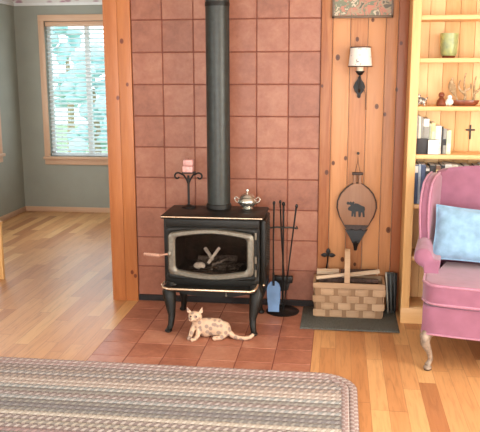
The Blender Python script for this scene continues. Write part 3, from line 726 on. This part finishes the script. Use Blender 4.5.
# ------------------------------------------------------------------ bookcase
bc = thing('bookcase', 'built in blond pine bookcase behind the pink armchair', 'bookcase', (1.735, -.23, 0))
BW = 1.30; DZ = 2.45
MB().box(-.012, .022, 0, .222, 0, DZ, .002, tint=.1).build('side_panel', M['case'], bc)
MB().box(BW-.022, BW, 0, .222, 0, DZ, .002, tint=.5).build('side_panel', M['case'], bc)
MB().box(-.014, .036, -.018, .0, 0, DZ, .003, tint=.55).box(BW-.06, BW+.004, -.018, .0, 0, DZ, .003).build('face_frame', M['case'], bc)
mb = MB(); x = .022; random.seed(2)
while x < BW-.03:
    x2 = min(x+.088, BW-.022); mb.box(x+.0008, x2-.0008, .210, .2215, .1, DZ, .002, tint=random.random()); x = x2
mb.build('back_panel', M['caseback'], bc)
for z in (2.08, 1.838, 1.598, 1.322, 1.040, .74, .42, .10):
    MB().box(.022, BW-.022, .0, .210, z-.026, z, .003).build('shelf', M['case_h'], bc)
MB().box(-.016, BW+.004, -.0215, -.0182, 0, .098, .001).build('plinth', M['case_h'], bc)

# things on the shelves
def S(z): return z+.0005
gv = thing('candle_jar', 'mottled green glass candle jar on the upper shelf', 'candle jar', (1.948, -.12, S(1.598)))
MB().lathe([(.0, .0), (.034, 0), (.038, .008), (.034, .014), (.0, .014)], n=28).build('foot', M['redwood'], gv)
MB().lathe([(.0, .014), (.040, .014), (.048, .028), (.0505, .07), (.052, .125), (.0535, .142), (.0505, .142), (.049, .12), (.046, .03), (0, .022)], n=32).build('jar', M['vase'], gv)
MB().lathe([(0, .023), (.042, .023), (.042, .085), (0, .085)], n=24).build('wax', M['cream'], gv)

fg = thing('dog_figurine', 'black and white spotted figurine at the left end of the shelf', 'figurine', (1.797, -.165, S(1.322)))
mb = MB(); mb.ball((0, 0, .03), (.028, .018, .022)).ball((-.018, -.004, .058), (.014, .013, .014)).ball((-.03, -.006, .054), (.008, .007, .006))
for x in (-.018, .018):
    for y in (-.010, .010): mb.tube([(x, y, .02), (x, y, 0)], .0055, 8)
mb.tube([(.025, 0, .035), (.038, 0, .05)], .004, 8).ball((-.010, -.012, .062), (.005, .004, .009)).ball((-.010, .010, .062), (.005, .004, .009))
remesh(mb.build('body', M['spotty'], fg), .003, 2)

mg = tag(MB().lathe([(0, 0), (.026, 0), (.03, .005), (.024, .03), (.013, .046), (.011, .05), (.018, .058), (.018, .068), (.010, .078), (0, .080)], n=20).build('brown_figurine', M['redwood'], loc=(1.915, -.15, S(1.322))), 'small rounded brown figurine beside the driftwood carving', 'figurine')
wf = thing('white_figurine', 'small white seated figurine between the brown one and the carving', 'figurine', (1.962, -.15, S(1.322)))
MB().ball((0, 0, .022), (.024, .02, .022)).ball((0, -.002, .050), (.014, .014, .014)).ball((-.018, 0, .015), (.012, .012, .015)).build('body', M['paper'], wf)
ds = thing('driftwood_carving', 'branching tan driftwood carving on a red brown wooden boat base', 'sculpture', (2.052, -.13, S(1.322)))
MB().rings([[(x*w, y*w2, z) for x, y in [(math.cos(a)*.085, math.sin(a)*.03) for a in [2*PI*i/24 for i in range(24)]]] for w, w2, z in ((.72, .8, 0), (.88, .95, .010), (1.0, 1.0, .028), (1.0, 1.0, .032))]).build('base', M['redwood'], ds)
MB().tube(bez((-.04, 0, .03), (-.06, 0, .08), (-.09, 0, .10), (-.075, 0, .165)), [.005]*3+[.008, .012, .016, .02, .022, .022, .02, .015, .009, .004], 10, flat=.5).build('blade', M['antler'], ds)
for pts in (bez((0, 0, .03), (.01, 0, .08), (-.02, 0, .12), (.0, 0, .19)), bez((0, 0, .07), (-.03, 0, .09), (-.05, 0, .10), (-.03, 0, .15)), bez((.05, 0, .03), (.06, 0, .08), (.04, 0, .11), (.06, 0, .17)), bez((.05, 0, .07), (.08, 0, .09), (.09, 0, .10), (.085, 0, .125)), bez((0, 0, .09), (.03, 0, .10), (.035, 0, .10), (.03, 0, .13))):
    MB().tube(pts, [.009-.005*i/12 for i in range(13)], 8).build('branch', M['antler'], ds)
cr = thing('cross', 'small dark cross hanging on the back of the bookcase', 'cross', (2.112, -.024, 1.115))
MB().box(-.005, .005, -.005, .0, 0, .088, .0015).box(-.027, .027, -.006, .0, .052, .062, .0015).build('cross_body', M['leather'], cr)

# books: (thickness, height, depth, colour, extra label)
def book(x, w, h, d, y, z, mat, label, group, lean=0, band=None):
    t = thing('book', label, 'book', (x, y, z), 0, group)
    if lean: t.rotation_euler = (0, lean, 0)
    MB().box(0, w, 0, d, .0, h, .0015).build('cover', mat, t)
    MB().box(.0025, w-.0025, .003, d+.0006, .003, h+.0006).build('pages', M['paper'], t, smooth=False)
    if band: MB().box(.001, w-.001, -.0006, .0004, band[0]*h, band[1]*h).build('spine_label', band[2], t, smooth=False)
GY, CRM, YL, GRN = cloth('grey_book', (.30, .30, .28)), cloth('cream_book', (.75, .70, .58)), cloth('yellow_book', (.75, .66, .30)), cloth('green_book', (.40, .46, .32))
LGN, BLU, RED, WHT, BRN = cloth('pale_green_book', (.60, .68, .45)), cloth('blue_book', (.06, .09, .18)), cloth('red_book', (.25, .05, .045)), cloth('white_book', (.72, .70, .66)), cloth('brown_book', (.22, .12, .08))
z = S(1.040); g1 = 'books on the middle shelf'; x = 1.7725
for w, h, d, y, m, lab, bd_ in [
    (.014, .226, .15, -.19, GY, 'tall grey book against the left end of the middle shelf', None),
    (.014, .222, .15, -.19, CRM, 'tall slim cream book second from the left end', None),
    (.012, .214, .15, -.19, GY, 'slim grey book left of the one with a white top', None),
    (.036, .208, .15, -.19, GY, 'wide grey book with a white block at the top of its spine', (.78, .99, WHT)),
    (.012, .180, .15, -.19, GRN, 'slim grey green book beside the white topped one', None),
    (.022, .184, .15, -.19, YL, 'yellow and cream book in the middle of the row', (.1, .72, LGN)),
    (.036, .165, .14, -.19, WHT, 'white book behind the white card', None),
    (.010, .162, .14, -.19, M['book_black'], 'slim black book right of the white one', None),
    (.020, .148, .14, -.19, GY, 'grey and green short book near the right end', (.35, .6, M['book_black'])),
    (.026, .140, .14, -.19, LGN, 'pale green and cream book at the right end', (.1, .45, CRM))]:
    book(x, w-.0006, h, d, y, z, m, lab, g1, band=bd_); x += w+.0004
bb = tag(MB().box(-.031, .031, -.0, .012, 0, .092, .002).build('black_box', M['book_black'], loc=(1.812, -.207, z)), 'small black upright case in front of the grey books', 'box')
wc = thing('white_card', 'white card standing in front of the books', 'card', (1.873, -.226, z+.002))
MB().box(-.030, .030, 0, .004, 0, .084, .001, T=rot((0, 0, 0), (math.radians(-6), 0, 0))).build('sheet', M['paper'], wc, smooth=False)
MB().box(-.031, .031, .0045, .012, 0, .086, .001, T=rot((0, 0, 0), (math.radians(-6), 0, 0))).build('backing', M['book_black'], wc, smooth=False)
z = S(.740); x = 1.760; random.seed(21); g2 = 'books on the lower shelf behind the armchair'
spec = [('navy and white book at the left end of the lower shelf', .034, .236, BLU, (.80, .97, WHT)), ('slim pale blue book beside the navy and white one', .014, .24, cloth('pale_blue_book', (.35, .42, .52)), None), ('dark navy book third from the left end of the lower shelf', .026, .238, BLU, None), ('black book with a thin white band at the top', .022, .222, M['book_black'], (.9, .97, WHT)),
        ('black hardback near the middle of the lower row', .034, .234, M['book_black'], None), ('brown hardback near the middle of the lower row', .028, .232, BRN, (.8, .9, YL)), ('black book beside the wide white ones', .022, .236, M['book_black'], None),
        ('wide white book above the chair back', .040, .240, WHT, (.7, .78, BLU)), ('cream book right of the wide white one', .034, .238, CRM, None), ('dark red book in the lower row', .030, .230, RED, None), ('black book right of the dark red one', .036, .234, M['book_black'], None),
        ('brown book with pale label in the lower row', .026, .228, BRN, (.8, .9, CRM)), ('black book before the pale one', .034, .232, M['book_black'], None), ('pale pink white book near the picture edge', .026, .240, WHT, None), ('dark brown book at the picture edge', .036, .234, BRN, None)]
for lab, w, h, m, b_ in spec:
    book(x, w, h, .15, -.21, z, m, lab, g2, band=b_); x += w+.0012

# ------------------------------------------------------------------ wing armchair
AX, AY = 2.168, -.690
ac = thing('wing_armchair', 'mauve velvet wing armchair with pale curved wooden legs', 'armchair', (AX, AY, 0), math.radians(-9))
HW = .355
# seat rail with bowed front
def bow(hw, yf, yb, b, n=16, rc=.05):
    pts = [(-hw, yb)]
    for i in range(n+1):
        t = i/n; xx = -hw+rc*.0+2*hw*t
        e = min(t, 1-t)*2*hw
        r = rc*(1-math.sqrt(max(0, 1-(1-min(1, e/rc))**2)))
        pts.append((xx, yf-b*math.sin(PI*t)+r))
    pts.append((hw, yb)); return pts
MB().prism(bow(HW, -.335, .30, .025, 24, .03), .195, .345, bev=.012, plane='xy').build('seat_rail', M['mauve'], ac)
MB().tube([(x, y-.002, .197) for x, y in bow(HW, -.335, .30, .025, 24, .03)], .005, 8).build('rail_piping', M['welt'], ac)
# T cushion
tc_ = []
base = bow(HW+.005, -.345, -.12, .028, 24, .07)
out = [(-.275, .16), (-.275, -.115)]+[(p[0], p[1]) for p in base]+[(.275, -.115), (.275, .16)]
MB().prism(out, .352, .467, bev=.022, plane='xy').build('seat_cushion', M['mauve'], ac)
def ins(pts, d): 
    cx = 0; cy = -.1
    return [(p[0]*(1-d/.36), cy+(p[1]-cy)*(1-d/.26)) for p in pts]
for z in (.362, .458):
    MB().tube([(x, y, z) for x, y in ins(out[1:-1], .003)], .0075, 8).build('cushion_piping', M['welt'], ac)
# back
def crown(w, ztop, zs, zb, n=20):
    pts = [(-w, zb), (-w, zs)]
    for i in range(n+1):
        t = i/n; pts.append((-w+2*w*t, zs+(ztop-zs)*math.sin(PI*t)**.55 if 0 < t < 1 else zs))
    pts += [(w, zb)]
    out = []
    for p in pts:
        if not out or (abs(p[0]-out[-1][0])+abs(p[1]-out[-1][1])) > 1e-4: out.append(p)
    return out
MB().prism(crown(.335, .985, .945, .40), -.035, .085, bev=.03, T=rot((0, .20, .02), (math.radians(-7), 0, 0))).build('backrest', M['mauve'], ac)
MB().prism(crown(.355, .975, .935, .20), 0, .05, bev=.02, T=rot((0, .262, .0), (math.radians(-6), 0, 0))).build('back_shell', M['mauve'], ac)
# wings
for s in (-1, 1):
    # profile in the yz plane: the wing sweeps forward at mid height and curls back at the top
    prof = [(.30, .52), (.32, .93), (.26, .957), (.17, .950), (.09, .920), (.050, .865), (.030, .80), (.040, .71), (.060, .63), (.075, .55), (.08, .52)]
    mb = MB().prism([(y, z) for y, z in prof], -.028, .028, bev=.016, plane='yz')
    w = mb.build('wing', M['mauve'], ac, loc=(s*.388, -.005, 0)); w.rotation_euler = (0, 0, s*.20)
    MB().tube([(-s*.022, y-.004, z) for y, z in prof[2:]], .006, 8).tube([(s*.024, y-.004, z) for y, z in prof[2:]], .006, 8).build('wing_piping', M['welt'], w)
    # arm: upright panel with rolled top
    mb = MB().prism([(-s*.03+x, z) for x, z in ((-.010, .34), (.044, .34), (.062, .54), (-.030, .54))], -.136, .29)
    mb.tube([(s*.0, -.115, .545), (s*.0, .0, .565), (s*0, .15, .58), (s*0, .29, .58)], [.05, .048, .045, .042], 18)
    mb.ball((0, -.113, .543), (.049, .022, .049))
    a = mb.build('arm', M['mauve'], ac, loc=(s*.372, -.005, 0)); remesh(a, .008, 5)
    # cabriole front leg
    X = s*.315
    mb = MB(); mb.tube([(X, -.300, .20), (X+s*.020, -.322, .175), (X+s*.018, -.328, .14), (X-s*.004, -.315, .09), (X-s*.012, -.308, .05), (X+s*.002, -.326, .020)], [.030, .030, .025, .015, .0125, .017], 14)
    mb.ball((X, -.335, .013), (.022, .026, .013)); lg = mb.build('leg', M['legwood'], ac)
    MB().lathe([(.0, 0), (.016, 0), (.020, .004), (.0, .005)], c=(X, -.335, 0), n=16).build('glide', M['dark'], lg)
    mb = MB().tube([(X*.9, .27, .20), (X*.92, .285, .10), (X*.95, .315, .0)], [.026, .021, .018], 10); mb.build('leg', M['legwood'], ac)
# pillow
pl = thing('throw_pillow', 'pale blue throw pillow leaning on the armchair back', 'pillow', (2.085, -.615, .487), math.radians(-9))
mb = MB(); n = 20; pw_, ph_, pt_ = .235, .150, .060
def pp_(u, v, s):
    e = (1-abs(u)**2.6)*(1-abs(v)**2.6); pinch = 1-.10*(1-(abs(u)*abs(v))**2)*(abs(u)**6+abs(v)**6)*.5
    wob = .006*math.sin(u*7+v*3)+.005*math.sin(v*9-u*4)
    return V((u*pw_*(1-.05*(1-v*v)*abs(u)**3), s*(pt_*max(0, e)**.55+wob*max(0, e)), v*ph_*(1-.07*(1-u*u)*abs(v)**3)))
for s in (-1, 1):
    rg = [[pp_(-1+2*i/n, -1+2*j/n, s) for i in range(n+1)] for j in range(n+1)]
    mb.rings(rg, cap=False, closed=False)
bmesh.ops.remove_doubles(mb.bm, verts=mb.bm.verts, dist=.0005)
pb = mb.build('pillow_body', M['bluepillow'], pl, loc=(0, -.02, .158)); pb.rotation_euler = (math.radians(-20), math.radians(3), 0)
ed = [(-1+2*i/n, -1) for i in range(n+1)]+[(1, -1+2*i/n) for i in range(1, n+1)]+[(1-2*i/n, 1) for i in range(1, n+1)]+[(-1, 1-2*i/n) for i in range(1, n+1)]
MB().tube([pp_(u, v, 0) for u, v in ed], .0045, 8).build('pillow_edging', M['bluepillow'], pb)

# ------------------------------------------------------------------ braided rug
def rug():
    x0, x1, y1, y0 = -2.0, 1.436, -1.106, -2.75; rw = .040; H = .013
    me = bpy.data.meshes.new('braided_rug'); verts, faces, row, al = [], [], [], []
    # border: three braids following the rounded rectangle; inside: braids running straight across
    def path(inset):
        r = max(.19-inset, .02); X0, X1, Y0, Y1 = x0+inset, x1-inset, y0+inset, y1-inset; pts = []
        def seg(a, b):
            L_ = (V(b)-V(a)).length; k = max(1, int(L_/.0065))
            for i in range(k): pts.append(tuple(V(a).lerp(V(b), i/k)))
        def arc(cx, cy, a0):
            k = max(4, int(r*PI/2/.0065))
            for i in range(k): a = a0-PI/2*i/k; pts.append((cx+r*math.cos(a), cy+r*math.sin(a)))
        seg((X0+r, Y1), (X1-r, Y1)); arc(X1-r, Y1-r, PI/2); seg((X1, Y1-r), (X1, Y0+r)); arc(X1-r, Y0+r, 0)
        seg((X1-r, Y0), (X0+r, Y0)); arc(X0+r, Y0+r, -PI/2); seg((X0, Y0+r), (X0, Y1-r)); arc(X0+r, Y1-r, PI)
        return pts
    def strip(center, dirs, closed, idx):
        """one braid: ridge cross-section of 7 points swept along, with plait bumps"""
        base = len(verts); s = 0; n = len(center); K = 7
        for i, (p, d) in enumerate(zip(center, dirs)):
            if i: s += (V(p)-V(center[i-1])).length
            nx, ny = -d[1], d[0]
            for k in range(K):
                u = -1+2*k/(K-1)
                ph = s/.019+abs(u)*.75
                hh = H*(.35+.65*math.sqrt(max(0, 1-u*u)))*(1-.28*(abs(math.cos(PI*ph))**4))
                verts.append((p[0]+nx*u*rw/2, p[1]+ny*u*rw/2, .0045+hh)); row.append(idx+.02+.96*(u+1)/2); al.append(s)
        for i in range(n if closed else n-1):
            j = (i+1) % n
            for k in range(K-1):
                faces.append((base+i*K+k, base+j*K+k, base+j*K+k+1, base+i*K+k+1))
    for b in range(2):
        pts = path(rw*(b+.5)); n = len(pts)
        dirs = [tuple((V(pts[(i+1) % n])-V(pts[i-1])).normalized()) for i in range(n)]
        strip(pts, dirs, True, b+51)
    ins_ = rw*2; y = y1-ins_-rw/2; idx = 4
    while y > y0+ins_:
        r = .19-ins_; dy = (y1-ins_)-y
        cut = 0
        if dy < r: cut = r-math.sqrt(max(0, r*r-(r-dy)**2))
        dyb = y-(y0+ins_)
        if dyb < r: cut = max(cut, r-math.sqrt(max(0, r*r-(r-dyb)**2)))
        a, b = x0+ins_+cut-.01, x1-ins_-cut+.004
        n = int((b-a)/.0065); strip([(a+(b-a)*i/n, y) for i in range(n+1)], [(1, 0)]*(n+1), False, idx)
        y -= rw; idx += 1
    # backing
    bp = path(rw*.3); base = len(verts)
    for p in bp: verts.append((p[0], p[1], .0045+H*.3)); row.append(1.5); al.append(0)
    faces.append(tuple(range(base, base+len(bp))))
    base = len(verts)
    for z in (.0042, .0045+H*.34):
        for p in path(rw*.2): verts.append((p[0], p[1], z)); row.append(1.5); al.append(0)
    n = len(path(rw*.2))
    for i in range(n): j = (i+1) % n; faces.append((base+i, base+j, base+n+j, base+n+i))
    me.from_pydata(verts, [], faces)
    A = me.attributes.new('row', 'FLOAT', 'POINT'); A.data.foreach_set('value', row)
    B_ = me.attributes.new('along', 'FLOAT', 'POINT'); B_.data.foreach_set('value', al)
    for p in me.polygons: p.use_smooth = True
    me.materials.append(M['rug'])
    o = bpy.data.objects.new('braided_rug', me); C.objects.link(o)
    tag(o, 'braided wool rug in grey, mauve and cream across the foreground', 'rug')
rug()

# small pale wooden side table whose leg just enters the left edge of the picture
sd = thing('side_table', 'pale wooden table leg at the left edge of the picture', 'table', (-1.337, .24, 0))
MB().box(-.22, .193, -.18, .18, .415, .44, .004).build('tabletop', M['case_h'], sd)
for sx in (-.19, .175):
    for sy in (-.15, .15): MB().box(sx-.017, sx+.017, sy-.017, sy+.017, 0, .415, .003).build('leg', M['case'], sd)

# ------------------------------------------------------------------ light
w = bpy.data.worlds.new('world'); bpy.context.scene.world = w; w.use_nodes = True
bg = w.node_tree.nodes['Background']; bg.inputs[0].default_value = (.74, .90, 1.0, 1); bg.inputs[1].default_value = 2.5
def area(name, loc, rot_, sx, sy, power, col):
    l = bpy.data.lights.new(name, 'AREA'); l.shape = 'RECTANGLE'; l.size = sx; l.size_y = sy; l.energy = power; l.color = col
    o = bpy.data.objects.new(name, l); C.objects.link(o); o.location = loc; o.rotation_euler = rot_; return o
# daylight entering by each window
area('daylight_far_window', (-1.36, FY-.08, 1.35), (-PI/2, 0, 0), .86, 1.35, 5, (.95, .97, 1))
area('daylight_left_far_window', (LX+.08, 1.89, 1.38), (0, -PI/2, 0), 1.3, 1.1, 10, (1, .97, .92))
area('daylight_left_window', (LX+.08, -3.6, 1.3), (0, -PI/2, 0), 1.55, 1.9, 22, (1, .95, .9))
area('daylight_right_window', (RX-.08, -2.55, 1.35), (0, PI/2, 0), 1.6, 2.0, 80, (1, .88, .72))
area('daylight_front_window', (1.0, BY+.08, 1.25), (PI/2, 0, 0), 3.7, 1.95, 100, (1, .94, .86))

# ------------------------------------------------------------------ camera
cam = bpy.data.cameras.new('camera'); co = bpy.data.objects.new('camera', cam); C.objects.link(co)
R = V((0.99124106, 0.13202928, -0.00307191)); U = V((-0.02247432, 0.19156123, 0.98122332)); F = V((-0.13013866, 0.9725598, -0.19285062))
m = Matrix.Identity(4)
for i in range(3): m[i][0] = R[i]; m[i][1] = U[i]; m[i][2] = -F[i]
m.translation = V((1.32255, -4.70961, 1.53407)); co.matrix_world = m
cam.sensor_fit = 'HORIZONTAL'; cam.sensor_width = 36; cam.lens = 36*743.02/480; cam.clip_start = .05
sc_ = bpy.context.scene; sc_.camera = co
sc_.view_settings.view_transform = 'Standard'; sc_.view_settings.look = 'None'; sc_.view_settings.gamma = 1; sc_.view_settings.exposure = 0.42
sc_.view_settings.use_curve_mapping = False
